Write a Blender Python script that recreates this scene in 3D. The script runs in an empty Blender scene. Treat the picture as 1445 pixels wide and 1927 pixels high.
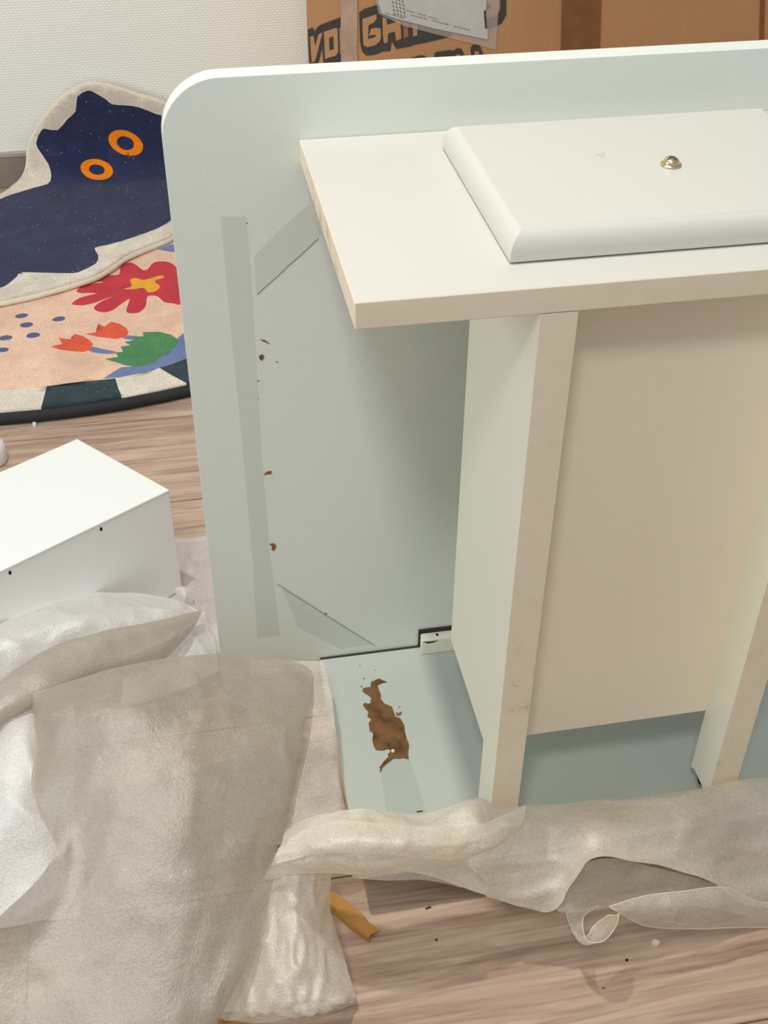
import bpy, bmesh, math, random
from mathutils import Vector, Matrix, noise
from mathutils.geometry import delaunay_2d_cdt, tessellate_polygon
random.seed(7)
S = 0.85            # metres per survey unit (camera-to-desk distance = 1 unit)
FZ = -1.103         # floor height below the camera, survey units
# ---------------------------------------------------------------- camera
M = ((0.9835720612856662, -0.18039660051344603, 0.006562528587031574),
     (-0.10721193555101223, -0.6130244223613038, -0.7827558102396908),
     (0.14522947749568282, 0.7691931643688604, -0.6222943634282321))
FPX = 2219.6
scene = bpy.context.scene
col = scene.collection
cd = bpy.data.cameras.new('camera'); cam = bpy.data.objects.new('camera', cd); col.objects.link(cam)
cd.sensor_fit = 'HORIZONTAL'; cd.sensor_width = 36.0; cd.lens = FPX / 1445 * 36.0
cd.clip_start = 0.02
RB = Matrix((M[0], [-v for v in M[1]], [-v for v in M[2]])).transposed()
cam.matrix_world = Matrix.Translation((0, 0, -FZ * S)) @ RB.to_4x4()
scene.camera = cam
# ---------------------------------------------------------------- world, lamps, exposure
w = bpy.data.worlds.new('room_air'); scene.world = w; w.use_nodes = True
bg = w.node_tree.nodes['Background']; bg.inputs[0].default_value = (0.96, 0.99, 1.0, 1); bg.inputs[1].default_value = 0.36
def lamp(name, loc, size, energy, color, target):
    l = bpy.data.lights.new(name, 'AREA'); l.shape = 'DISK'; l.size = size; l.energy = energy; l.color = color
    o = bpy.data.objects.new(name, l); col.objects.link(o)
    o.location = (loc[0] * S, loc[1] * S, (loc[2] - FZ) * S)
    t = Vector((target[0] * S, target[1] * S, (target[2] - FZ) * S))
    o.rotation_euler = (t - o.location).to_track_quat('-Z', 'Y').to_euler()
    return o
lamp('ceiling_lamp', (-0.32, 0.92, 1.70), 0.08, 23.5, (1.0, 0.95, 0.87), (0.0, 1.0, -1.1))
lamp('ceiling_lamp_front', (-0.45, -0.7, 1.70), 0.34, 17, (0.96, 1.0, 0.97), (0.1, 0.9, -0.7))
lamp('side_fill_light', (-3.2, 0.2, 0.3), 1.6, 24, (0.95, 0.99, 1.0), (0.1, 0.9, -0.7))  # added soft fill for left-facing faces, no known window there
scene.view_settings.view_transform = 'Standard'; scene.view_settings.look = 'None'
scene.view_settings.gamma = 1.0; scene.view_settings.use_curve_mapping = False
scene.view_settings.exposure = 0.0

# ---------------------------------------------------------------- geometry helpers (survey units in, metres out)
def W(p): return Vector((p[0] * S, p[1] * S, (p[2] - FZ) * S))
def ray(px, py):
    a = ((px - 722.5) / FPX, (py - 963.5) / FPX, 1.0)
    return Vector((sum(M[i][0] * a[i] for i in range(3)), sum(M[i][1] * a[i] for i in range(3)), sum(M[i][2] * a[i] for i in range(3))))
def aty(px, py, y): d = ray(px, py); return d * (y / d.y)
def atz(px, py, z): d = ray(px, py); return d * (z / d.z)
def ath(px, py, h): return atz(px, py, FZ + h)
def atplane(px, py, o, n): d = ray(px, py); return d * (o.dot(n) / d.dot(n))

def wloc(o):
    v = Vector((0, 0, 0))
    while o: v += o.location; o = o.parent
    return v
def tag(o, label=None, cat=None, group=None, kind=None):
    if label: o['label'] = label
    if cat: o['category'] = cat
    if group: o['group'] = group
    if kind: o['kind'] = kind
    return o
def empty(name, p, label, cat):
    o = bpy.data.objects.new(name, None); col.objects.link(o); o.location = W(p); o.empty_display_size = 0.05
    return tag(o, label, cat)
def mk(name, verts, faces, mats, parent=None, origin=None, smooth=False, fm=None, units=True):
    vs = [W(v) if units else Vector(v) for v in verts]
    base = wloc(parent) if parent else Vector((0, 0, 0))
    if origin is None:
        if parent: org = Vector((0, 0, 0))
        else:
            mn = [min(v[i] for v in vs) for i in range(3)]; mx = [max(v[i] for v in vs) for i in range(3)]
            org = Vector(((mn[0] + mx[0]) / 2, (mn[1] + mx[1]) / 2, mn[2]))
    else: org = W(origin) - base
    me = bpy.data.meshes.new(name); me.from_pydata([v - base - org for v in vs], [], faces)
    if not isinstance(mats, (list, tuple)): mats = [mats]
    for m in mats: me.materials.append(m)
    if fm:
        for p, i in zip(me.polygons, fm): p.material_index = i
    bm = bmesh.new(); bm.from_mesh(me); bmesh.ops.recalc_face_normals(bm, faces=bm.faces); bm.to_mesh(me); bm.free()
    if smooth:
        for p in me.polygons: p.use_smooth = True
    o = bpy.data.objects.new(name, me); col.objects.link(o); o.location = org
    if parent: o.parent = parent
    return o
def bevel(o, w, seg=2):
    m = o.modifiers.new('bevel', 'BEVEL'); m.width = w * S; m.segments = seg; m.limit_method = 'ANGLE'; m.angle_limit = 0.6
    for p in o.data.polygons: p.use_smooth = True
    wn = o.modifiers.new('normals', 'WEIGHTED_NORMAL'); wn.keep_sharp = True; wn.weight = 100
    return o
def box(name, a, b, mat, parent=None, bev=0.0, seg=2):
    x0, y0, z0 = a; x1, y1, z1 = b
    v = [(x, y, z) for z in (z0, z1) for y in (y0, y1) for x in (x0, x1)]
    f = [(0, 2, 3, 1), (4, 5, 7, 6), (0, 1, 5, 4), (2, 6, 7, 3), (0, 4, 6, 2), (1, 3, 7, 5)]
    o = mk(name, v, f, mat, parent)
    return bevel(o, bev, seg) if bev else o
def prism(name, pts, off, mat, parent=None, bev=0.0, seg=2, smooth=False):
    """closed outline of 3D points pushed by the vector off"""
    n = len(pts); off = Vector(off)
    v = [Vector(p) for p in pts] + [Vector(p) + off for p in pts]
    f = [tuple(range(n)), tuple(range(2 * n - 1, n - 1, -1))] + [(i, (i + 1) % n, n + (i + 1) % n, n + i) for i in range(n)]
    # robust caps for concave outlines
    tri = tessellate_polygon([[Vector(p) for p in pts]])
    f = [tuple(t) for t in tri] + [tuple(n + i for i in reversed(t)) for t in tri] + f[2:]
    o = mk(name, v, f, mat, parent, smooth=smooth)
    return bevel(o, bev, seg) if bev else o
def tube(pts, r, n=8, closed=False):
    vs = []; fs = []; k = len(pts)
    pts = [Vector(p) for p in pts]
    for i, p in enumerate(pts):
        a = pts[(i - 1) % k] if (closed or i > 0) else p; b = pts[(i + 1) % k] if (closed or i < k - 1) else p
        t = (b - a).normalized(); u = t.cross(Vector((0, 0.3, 1))).normalized(); q = t.cross(u)
        for j in range(n):
            an = 2 * math.pi * j / n; vs.append(p + (u * math.cos(an) + q * math.sin(an)) * r)
    for i in range(k if closed else k - 1):
        for j in range(n):
            a = i * n + j; b = i * n + (j + 1) % n; c = ((i + 1) % k) * n + (j + 1) % n; d = ((i + 1) % k) * n + j
            fs.append((a, b, c, d))
    return vs, fs
def inside(p, poly):
    x, y = p; r = False; j = len(poly) - 1
    for i in range(len(poly)):
        xi, yi = poly[i][0], poly[i][1]; xj, yj = poly[j][0], poly[j][1]
        if (yi > y) != (yj > y) and x < (xj - xi) * (y - yi) / (yj - yi) + xi: r = not r
        j = i
    return r
def cr(p0, p1, p2, p3, t):
    return 0.5 * ((2 * p1) + (-p0 + p2) * t + (2 * p0 - 5 * p1 + 4 * p2 - p3) * t * t + (-p0 + 3 * p1 - 3 * p2 + p3) * t ** 3)
def spl(pts, n, closed=False):
    out = []; k = len(pts); g = lambda i: pts[i % k] if closed else pts[max(0, min(k - 1, i))]
    for i in range(k if closed else k - 1):
        for j in range(n): out.append(cr(g(i - 1), g(i), g(i + 1), g(i + 2), j / n))
    if not closed: out.append(pts[-1])
    return out
def ell(cx, cy, rx, ry, a=0, n=28):
    a = math.radians(a)
    return [(cx + rx * math.cos(t) * math.cos(a) - ry * math.sin(t) * math.sin(a), cy + rx * math.cos(t) * math.sin(a) + ry * math.sin(t) * math.cos(a)) for t in [2 * math.pi * i / n for i in range(n)]]
def smooth2(pts, n=4):
    return [(v.x, v.y) for v in spl([Vector((p[0], p[1])) for p in pts], n, True)]

# ---------------------------------------------------------------- materials
class Mat:
    def __init__(s, name):
        s.m = bpy.data.materials.new(name); s.m.use_nodes = True; s.t = s.m.node_tree; s.n = s.t.nodes; s.l = s.t.links
        s.b = s.n['Principled BSDF']; s.out = s.n['Material Output']
    def node(s, k, **kw):
        n = s.n.new(k)
        for a, v in kw.items():
            if a in ('operation', 'blend_type', 'data_type', 'wave_type', 'bands_direction', 'feature', 'wave_profile', 'rings_direction'): setattr(n, a, v)
            else: n.inputs[a].default_value = v
        return n
    def link(s, a, b): s.l.new(a, b)
def coords(q, scale, kind='Object'):
    tc = q.node('ShaderNodeTexCoord'); mp = q.node('ShaderNodeMapping'); mp.inputs['Scale'].default_value = scale
    q.link(tc.outputs[kind], mp.inputs[0]); return mp
def ramp(q, src, stops):
    r = q.node('ShaderNodeValToRGB'); e = r.color_ramp.elements
    while len(e) < len(stops): e.new(0.5)
    for i, (p, c) in enumerate(stops): e[i].position = p; e[i].color = (*c, 1)
    q.link(src, r.inputs[0]); return r
def plain(name, c, rough=0.5, var=0.04, nscale=6, bump=0.0, bscale=300, metallic=0.0, spec=0.5):
    q = Mat(name); mp = coords(q, (1, 1, 1))
    nz = q.node('ShaderNodeTexNoise', Scale=nscale, Detail=5.0); q.link(mp.outputs[0], nz.inputs['Vector'])
    lo = tuple(v * (1 - var) for v in c); hi = tuple(min(1, v * (1 + var)) for v in c)
    r = ramp(q, nz.outputs['Fac'], [(0.3, lo), (0.7, hi)]); q.link(r.outputs[0], q.b.inputs['Base Color'])
    q.b.inputs['Roughness'].default_value = rough; q.b.inputs['Metallic'].default_value = metallic
    q.b.inputs['Specular IOR Level'].default_value = spec
    if bump:
        n2 = q.node('ShaderNodeTexNoise', Scale=bscale, Detail=3.0); q.link(mp.outputs[0], n2.inputs['Vector'])
        bp = q.node('ShaderNodeBump', Strength=bump, Distance=0.001); q.link(n2.outputs['Fac'], bp.inputs['Height']); q.link(bp.outputs[0], q.b.inputs['Normal'])
    return q.m
def lin(r, g, b):
    f = lambda v: (v / 255 / 12.92) if v <= 10 else ((v / 255 + 0.055) / 1.055) ** 2.4
    return (f(r), f(g), f(b))
M_COOL = plain('cool_white_paint', lin(226, 232, 224), 0.42, 0.02, 3, 0.10, 900)
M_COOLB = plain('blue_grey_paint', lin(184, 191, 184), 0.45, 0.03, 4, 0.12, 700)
M_WHITE = plain('white_paint', lin(210, 207, 200), 0.38, 0.012, 3, 0.06, 900)
M_WARM = plain('warm_white_paint', lin(246, 233, 210), 0.5, 0.02, 4, 0.12, 900)
M_SIDE = plain('ivory_paint', lin(238, 236, 218), 0.45, 0.02, 4, 0.08, 900)
M_DSIDE_LIT = plain('drawer_foil_lit_side', lin(253, 254, 252), 0.32, 0.01, 3, 0.03, 900)  # drawer foil lightened to stand in for light bounced onto the body
M_DRAWER = plain('drawer_white_foil', lin(236, 238, 235), 0.32, 0.01, 3, 0.03, 900)
def edge_paint():
    q = Mat('mottled_edge_paint'); mp = coords(q, (1, 1, 1))
    a = q.node('ShaderNodeTexNoise', Scale=55.0, Detail=6.0, Roughness=0.65); q.link(mp.outputs[0], a.inputs['Vector'])
    b = q.node('ShaderNodeTexNoise', Scale=7.0, Detail=2.0); q.link(mp.outputs[0], b.inputs['Vector'])
    mu = q.node('ShaderNodeMath', operation='MULTIPLY'); q.link(a.outputs['Fac'], mu.inputs[0]); q.link(b.outputs['Fac'], mu.inputs[1])
    r = ramp(q, mu.outputs[0], [(0.22, lin(236, 222, 198)), (0.36, lin(232, 217, 190)), (0.44, lin(204, 186, 158))])
    q.link(r.outputs[0], q.b.inputs['Base Color']); q.b.inputs['Roughness'].default_value = 0.6
    bp = q.node('ShaderNodeBump', Strength=0.3, Distance=0.001); q.link(a.outputs['Fac'], bp.inputs['Height']); q.link(bp.outputs[0], q.b.inputs['Normal'])
    return q.m
M_EDGE = edge_paint()
M_BRASS = plain('brass', lin(226, 208, 166), 0.28, 0.05, 20, metallic=1.0)
M_DARK = plain('dark_hole', lin(32, 26, 22), 0.9)
M_GAP = plain('dark_gap', lin(58, 48, 40), 0.9)
M_PLASTIC = plain('white_plastic', lin(240, 234, 236), 0.5)
M_CHIP = plain('exposed_particle_board', lin(132, 92, 46), 0.85, 0.35, 160, 0.6, 500)
def torn():
    q = Mat('torn_brown_board'); mp = coords(q, (1, 1, 1))
    a = q.node('ShaderNodeTexNoise', Scale=60.0, Detail=8.0, Roughness=0.6); q.link(mp.outputs[0], a.inputs['Vector'])
    r = ramp(q, a.outputs['Fac'], [(0.30, lin(74, 46, 22)), (0.48, lin(112, 80, 44)), (0.7, lin(128, 90, 56))])
    q.link(r.outputs[0], q.b.inputs['Base Color']); q.b.inputs['Roughness'].default_value = 0.9
    bp = q.node('ShaderNodeBump', Strength=0.6, Distance=0.002); q.link(a.outputs['Fac'], bp.inputs['Height']); q.link(bp.outputs[0], q.b.inputs['Normal'])
    return q.m
M_TORN = torn()
def tape_mat(name, c, alpha, rough=0.15):
    q = Mat(name); q.b.inputs['Base Color'].default_value = (*c, 1); q.b.inputs['Roughness'].default_value = rough
    q.b.inputs['Alpha'].default_value = alpha; q.b.inputs['Coat Weight'].default_value = 0.3
    return q.m
M_TAPE = tape_mat('clear_tape', lin(178, 188, 178), 0.07, 0.12)
M_BTAPE = plain('brown_packing_tape', lin(126, 84, 48), 0.25, 0.12, 30, 0.2, 200)
M_CTAPE = plain('frosted_clear_tape_on_carton', lin(182, 156, 134), 0.35, 0.14, 40, 0.2, 200)
def carton():
    q = Mat('brown_cardboard'); mp = coords(q, (1, 1, 1))
    a = q.node('ShaderNodeTexNoise', Scale=3.0, Detail=2.0); q.link(mp.outputs[0], a.inputs['Vector'])
    m2 = coords(q, (260, 260, 3)); b = q.node('ShaderNodeTexNoise', Scale=1.0, Detail=2.0); q.link(m2.outputs[0], b.inputs['Vector'])
    mx = q.node('ShaderNodeMath', operation='ADD'); q.link(a.outputs['Fac'], mx.inputs[0])
    ml = q.node('ShaderNodeMath', operation='MULTIPLY'); ml.inputs[1].default_value = 0.15; q.link(b.outputs['Fac'], ml.inputs[0]); q.link(ml.outputs[0], mx.inputs[1])
    r = ramp(q, mx.outputs[0], [(0.35, lin(170, 124, 82)), (0.75, lin(190, 144, 102))])
    q.link(r.outputs[0], q.b.inputs['Base Color']); q.b.inputs['Roughness'].default_value = 0.75
    bp = q.node('ShaderNodeBump', Strength=0.15, Distance=0.001); q.link(b.outputs['Fac'], bp.inputs['Height']); q.link(bp.outputs[0], q.b.inputs['Normal'])
    return q.m
M_CARTON = carton()
M_INK = plain('black_ink', lin(62, 60, 56), 0.7, 0.12, 60)
M_PAPER = plain('pouch_paper', lin(196, 194, 190), 0.35, 0.05, 30, 0.5, 60)
M_POUCH = tape_mat('clear_pouch_film', lin(214, 206, 200), 0.25, 0.2)
M_GREYINK = plain('grey_print', lin(120, 118, 116), 0.6)
M_STRIP = plain('kraft_strip', lin(180, 130, 66), 0.75, 0.15, 40, 0.3, 300)
def wallpaper():
    q = Mat('woven_wallpaper')
    tc = q.node('ShaderNodeTexCoord'); mp = q.node('ShaderNodeMapping'); mp.inputs['Scale'].default_value = (1, 1, 1); q.link(tc.outputs['Object'], mp.inputs[0])
    sp = q.node('ShaderNodeSeparateXYZ'); q.link(mp.outputs[0], sp.inputs[0])
    cb = q.node('ShaderNodeCombineXYZ'); q.link(sp.outputs['X'], cb.inputs['X']); q.link(sp.outputs['Z'], cb.inputs['Y'])
    br = q.node('ShaderNodeTexBrick', Scale=1.0); br.inputs['Color1'].default_value = (1, 1, 1, 1); br.inputs['Color2'].default_value = (0.75, 0.75, 0.75, 1); br.inputs['Mortar'].default_value = (0, 0, 0, 1)
    br.inputs['Mortar Size'].default_value = 0.0011; br.inputs['Mortar Smooth'].default_value = 1.0; br.inputs['Brick Width'].default_value = 0.0085; br.inputs['Row Height'].default_value = 0.0046
    nz = q.node('ShaderNodeTexNoise', Scale=60.0, Detail=2.0); q.link(cb.outputs[0], nz.inputs['Vector'])
    va = q.node('ShaderNodeVectorMath', operation='MULTIPLY_ADD'); va.inputs[1].default_value = (0.006, 0.003, 0)
    q.link(nz.outputs['Color'], va.inputs[0]); q.link(cb.outputs[0], va.inputs[2]); q.link(va.outputs[0], br.inputs['Vector'])
    r = ramp(q, br.outputs['Color'], [(0.0, lin(234, 235, 227)), (0.8, lin(252, 253, 247))])
    q.link(r.outputs[0], q.b.inputs['Base Color']); q.b.inputs['Roughness'].default_value = 0.6
    bp = q.node('ShaderNodeBump', Strength=0.35, Distance=0.0012); q.link(br.outputs['Color'], bp.inputs['Height']); q.link(bp.outputs[0], q.b.inputs['Normal'])
    return q.m
M_WALL = wallpaper()
def wood(name, stops, seed=0.0, rough=0.42):
    q = Mat(name); tc = q.node('ShaderNodeTexCoord'); oi = q.node('ShaderNodeObjectInfo')
    ad = q.node('ShaderNodeVectorMath', operation='MULTIPLY_ADD'); ad.inputs[1].default_value = (1, 1, 1)
    cb = q.node('ShaderNodeCombineXYZ')
    m9 = q.node('ShaderNodeMath', operation='MULTIPLY'); m9.inputs[1].default_value = 37.0; q.link(oi.outputs['Random'], m9.inputs[0])
    for k in range(3): q.link(m9.outputs[0], cb.inputs[k])
    q.link(tc.outputs['Object'], ad.inputs[0]); q.link(cb.outputs[0], ad.inputs[2])
    mp = q.node('ShaderNodeMapping'); mp.inputs['Scale'].default_value = (1.6, 22, 1); q.link(ad.outputs[0], mp.inputs[0])
    wv = q.node('ShaderNodeTexNoise', Scale=2.2, Detail=7.0, Roughness=0.62, Distortion=0.8); q.link(mp.outputs[0], wv.inputs['Vector'])
    mp2 = q.node('ShaderNodeMapping'); mp2.inputs['Scale'].default_value = (9, 260, 1); q.link(ad.outputs[0], mp2.inputs[0])
    fi = q.node('ShaderNodeTexNoise', Scale=1.0, Detail=3.0); q.link(mp2.outputs[0], fi.inputs['Vector'])
    mx = q.node('ShaderNodeMath', operation='MULTIPLY_ADD'); mx.inputs[1].default_value = 0.35; q.link(fi.outputs['Fac'], mx.inputs[0]); q.link(wv.outputs['Fac'], mx.inputs[2])
    r = ramp(q, mx.outputs[0], stops); q.link(r.outputs[0], q.b.inputs['Base Color']); q.b.inputs['Roughness'].default_value = rough
    bp = q.node('ShaderNodeBump', Strength=0.12, Distance=0.001); q.link(mx.outputs[0], bp.inputs['Height']); q.link(bp.outputs[0], q.b.inputs['Normal'])
    return q.m
M_FLOOR = wood('oak_laminate', [(0.46, lin(138, 110, 94)), (0.62, lin(172, 145, 126)), (0.80, lin(200, 174, 152))])
M_BASE = wood('grey_brown_skirting', [(0.45, lin(120, 111, 103)), (0.8, lin(150, 140, 130))], rough=0.5)
M_BASETOP = plain('skirting_top', lin(176, 166, 156), 0.45)
def pile(name, c, fleck=0.0):
    q = Mat(name); mp = coords(q, (1, 1, 1))
    a = q.node('ShaderNodeTexNoise', Scale=320.0, Detail=4.0, Roughness=0.7); q.link(mp.outputs[0], a.inputs['Vector'])
    b = q.node('ShaderNodeTexNoise', Scale=26.0, Detail=4.0); q.link(mp.outputs[0], b.inputs['Vector'])
    m = q.node('ShaderNodeMath', operation='MULTIPLY_ADD'); m.inputs[1].default_value = 0.6; q.link(b.outputs['Fac'], m.inputs[0]); q.link(a.outputs['Fac'], m.inputs[2])
    st = [(0.55, tuple(v * 0.72 for v in c)), (0.85, c), (1.0, tuple(min(1, v * 1.2 + 0.01) for v in c))]
    r = ramp(q, m.outputs[0], st); src = r.outputs[0]
    if fleck:
        v = q.node('ShaderNodeTexVoronoi', Scale=120.0); q.link(mp.outputs[0], v.inputs['Vector'])
        rr = ramp(q, v.outputs['Distance'], [(0.0, (1, 1, 1)), (0.2, (0, 0, 0))])
        wn = q.node('ShaderNodeMath', operation='GREATER_THAN'); wn.inputs[1].default_value = 0.76
        sc = q.node('ShaderNodeSeparateColor'); q.link(v.outputs['Color'], sc.inputs[0]); q.link(sc.outputs[0], wn.inputs[0])
        mm = q.node('ShaderNodeMath', operation='MULTIPLY'); q.link(rr.outputs[0], mm.inputs[0]); q.link(wn.outputs[0], mm.inputs[1])
        m3 = q.node('ShaderNodeMath', operation='MULTIPLY'); m3.inputs[1].default_value = fleck; q.link(mm.outputs[0], m3.inputs[0])
        mix = q.node('ShaderNodeMix', data_type='RGBA'); q.link(m3.outputs[0], mix.inputs['Factor']); q.link(src, mix.inputs['A']); mix.inputs['B'].default_value = (*lin(205, 200, 205), 1)
        src = mix.outputs['Result']
    q.link(src, q.b.inputs['Base Color']); q.b.inputs['Roughness'].default_value = 0.95; q.b.inputs['Specular IOR Level'].default_value = 0.15
    q.b.inputs['Sheen Weight'].default_value = 0.15
    bp = q.node('ShaderNodeBump', Strength=0.7, Distance=0.002); q.link(m.outputs[0], bp.inputs['Height']); q.link(bp.outputs[0], q.b.inputs['Normal'])
    return q.m
R_CREAM = pile('cream_pile', lin(226, 216, 200)); R_NAVY = pile('navy_pile', lin(44, 50, 84), 0.7); R_ORANGE = pile('orange_pile', lin(255, 138, 18))
R_PINK = pile('pink_pile', lin(240, 200, 174)); R_RED = pile('crimson_pile', lin(204, 50, 66)); R_YEL = pile('yellow_pile', lin(240, 172, 40))
R_TUL = pile('coral_pile', lin(234, 92, 60)); R_GREEN = pile('green_pile', lin(76, 138, 88)); R_BLUE = pile('blue_pile', lin(112, 130, 176))
R_DOT = pile('indigo_pile', lin(84, 96, 142)); R_TEAL = pile('dark_teal_pile', lin(42, 62, 70), 0.4)
R_BIND = plain('black_binding', lin(34, 36, 38), 0.8, 0.2, 200, 0.4, 400); R_CORD = plain('cream_cord', lin(226, 218, 200), 0.8, 0.05, 100, 0.3, 400)
def foam(name, c, clear, trans=0.45):
    q = Mat(name); mp = coords(q, (1, 1, 1)); q.n.remove(q.b)
    a = q.node('ShaderNodeTexNoise', Scale=520.0, Detail=4.0, Roughness=0.7); q.link(mp.outputs[0], a.inputs['Vector'])
    e = q.node('ShaderNodeTexNoise', Scale=34.0, Detail=4.0, Roughness=0.6, Distortion=0.6); q.link(mp.outputs[0], e.inputs['Vector'])
    m2 = coords(q, (160, 30, 90)); b = q.node('ShaderNodeTexNoise', Scale=1.0, Detail=3.0); q.link(m2.outputs[0], b.inputs['Vector'])
    h = q.node('ShaderNodeMath', operation='MULTIPLY_ADD'); h.inputs[1].default_value = 0.35; q.link(b.outputs['Fac'], h.inputs[0]); q.link(a.outputs['Fac'], h.inputs[2])
    bp = q.node('ShaderNodeBump', Strength=0.34, Distance=0.0020); q.link(h.outputs[0], bp.inputs['Height'])
    bp2 = q.node('ShaderNodeBump', Strength=0.22, Distance=0.008); q.link(e.outputs['Fac'], bp2.inputs['Height']); q.link(bp2.outputs[0], bp.inputs['Normal'])
    r = ramp(q, a.outputs['Fac'], [(0.35, tuple(v * 0.84 for v in c)), (0.5, c), (0.68, tuple(min(1, v * 1.14) for v in c))])  # fine sparkle of the film painted into the colour as grain
    d = q.node('ShaderNodeBsdfDiffuse'); t = q.node('ShaderNodeBsdfTranslucent'); g = q.node('ShaderNodeBsdfGlossy', Roughness=0.30); tr = q.node('ShaderNodeBsdfTransparent')
    g.inputs['Color'].default_value = (1, 1, 1, 1)
    q.link(r.outputs[0], d.inputs['Color']); q.link(r.outputs[0], t.inputs['Color'])
    for n in (d, g): q.link(bp.outputs[0], n.inputs['Normal'])
    x1 = q.node('ShaderNodeMixShader', Fac=trans); q.link(d.outputs[0], x1.inputs[1]); q.link(t.outputs[0], x1.inputs[2])
    x2 = q.node('ShaderNodeMixShader', Fac=0.13); q.link(x1.outputs[0], x2.inputs[1]); q.link(g.outputs[0], x2.inputs[2])
    cl = q.node('ShaderNodeMapRange'); q.link(e.outputs['Fac'], cl.inputs['Value']); cl.inputs['From Min'].default_value = 0.3; cl.inputs['From Max'].default_value = 0.7; cl.inputs['To Min'].default_value = clear * 0.75; cl.inputs['To Max'].default_value = clear * 1.25
    x3 = q.node('ShaderNodeMixShader'); q.link(cl.outputs[0], x3.inputs[0]); q.link(x2.outputs[0], x3.inputs[1]); q.link(tr.outputs[0], x3.inputs[2])
    q.link(x3.outputs[0], q.out.inputs['Surface']); return q.m
F_MAIN = foam('foam_film', lin(196, 188, 174), 0.20)
F_ROLL = foam('foam_film_roll', lin(250, 239, 223), 0.17, 0.42)
F_THIN = foam('foam_film_single', lin(244, 234, 220), 0.42, 0.5)
F_WHITE = foam('foam_film_white', lin(248, 247, 244), 0.10, 0.3)
F_HEM = plain('foam_film_edge', lin(232, 222, 206), 0.5, 0.02, 40)
F_PINK = foam('foam_film_floor', lin(236, 228, 228), 0.22, 0.3)

# ---------------------------------------------------------------- setting
WY = 2.695
wall = box('wall_back', (-2.0, WY, FZ - 0.02), (3.2, WY + 0.12, 1.75), M_WALL); tag(wall, kind='structure')
bb = box('baseboard_back', (-2.0, WY - 0.012, FZ), (3.2, WY, FZ + 0.078), M_BASE, bev=0.002); tag(bb, kind='structure')
bt = box('top_strip', (-2.0, WY - 0.014, FZ + 0.0705), (3.2, WY - 0.0002, FZ + 0.080), M_BASETOP, bb, 0.0015)
sub = box('floor', (-2.0, -1.0, FZ - 0.05), (3.2, WY, FZ - 0.012), M_GAP); tag(sub, kind='structure')
pw = 0.232; pl = 1.52
seam = ath(350, 941, 0).y
rows_n = 15; y0 = seam - pw * 9
pmesh = None
for i in range(17):
    yy = y0 + pw * i
    if yy + pw > WY - 0.013: 
        break
    xoff = -2.0 + [0.35, 0.95, 0.1, 1.2, 0.62, 0.25, 1.02, 0.5][i % 8] - pl
    x = xoff
    while x < 3.2:
        if x + pl > -2.0:
            a = max(x, -2.0); b = min(x + pl, 3.2)
            full = abs((b - a) - pl) < 1e-6
            if full and pmesh:
                o = bpy.data.objects.new('plank', pmesh); col.objects.link(o); o.parent = sub
                o.location = W(((a + b) / 2, yy + pw / 2, FZ)) - wloc(sub)
            else:
                c = ((a + b) / 2, yy + pw / 2, FZ)
                g = 0.0007
                v = [(xx, yv, z) for z in (FZ - 0.012, FZ) for yv in (yy + g, yy + pw - g) for xx in (a + g, b - g)]
                o = mk('plank', v, [(0, 2, 3, 1), (4, 5, 7, 6), (0, 1, 5, 4), (2, 6, 7, 3), (0, 4, 6, 2), (1, 3, 7, 5)], M_FLOOR, sub, origin=c)
                bevel(o, 0.0012, 1)
                if full: pmesh = o.data
            if full and o.data == pmesh and not o.modifiers: bevel(o, 0.0012, 1)
        x += pl
last = y0 + pw * i
box('plank', (-2.0, last + 0.001, FZ - 0.012), (3.2, WY - 0.0005, FZ), M_FLOOR, sub)

# ---------------------------------------------------------------- the damaged desk lying on its side
ZA = -0.3846; ZB = -1.0233; TH = 0.0212; YF = 0.7017; XL = 0.111; XR = 0.638
desk = empty('desk', (0.37, 0.9, FZ), 'large damaged white desk lying on its side with round-cornered top standing upright', 'desk')
zt = aty(980, 115, 1.0).z; TX0 = -0.006; TX1 = 0.755; TZ0 = FZ + 0.0005; RC = 0.052
pts = []
for cx, cz, a0 in ((TX0 + RC, zt - RC, 180), (TX1 - RC, zt - RC, 90), (TX1 - RC, TZ0 + RC, 0), (TX0 + RC, TZ0 + RC, -90)):
    for k in range(13):
        a = math.radians(a0 - 90 * k / 12); pts.append(Vector((cx + RC * math.cos(a), 1.0, cz + RC * math.sin(a))))
top = prism('tabletop', pts, (0, 0.0225, 0), M_COOL, desk, 0.0035, 3)
def rough_board(name, x0, x1, y0_, y1, z0, z1, mt, me, parent):
    """board with an edge coating on its front and end edges"""
    v = [(x, y, z) for z in (z0, z1) for y in (y0_, y1) for x in (x0, x1)]
    f = [(0, 2, 3, 1), (4, 5, 7, 6), (0, 1, 5, 4), (2, 6, 7, 3), (0, 4, 6, 2), (1, 3, 7, 5)]
    o = mk(name, v, f, [mt, me], parent, fm=[0, 0, 1, 0, 1, 1]); return bevel(o, 0.0012, 2)
A = rough_board('side_board', XL, XR, YF, 0.9995, ZA - TH, ZA, M_WHITE, M_EDGE, desk)
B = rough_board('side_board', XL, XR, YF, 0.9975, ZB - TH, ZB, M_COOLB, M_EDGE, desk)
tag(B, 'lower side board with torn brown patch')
# dark open joint between lower board and tabletop
box('joint_gap', (XL + 0.001, 0.9972, ZB - 0.006), (XR, 0.9999, ZB + 0.0006), M_GAP, desk)
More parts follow.
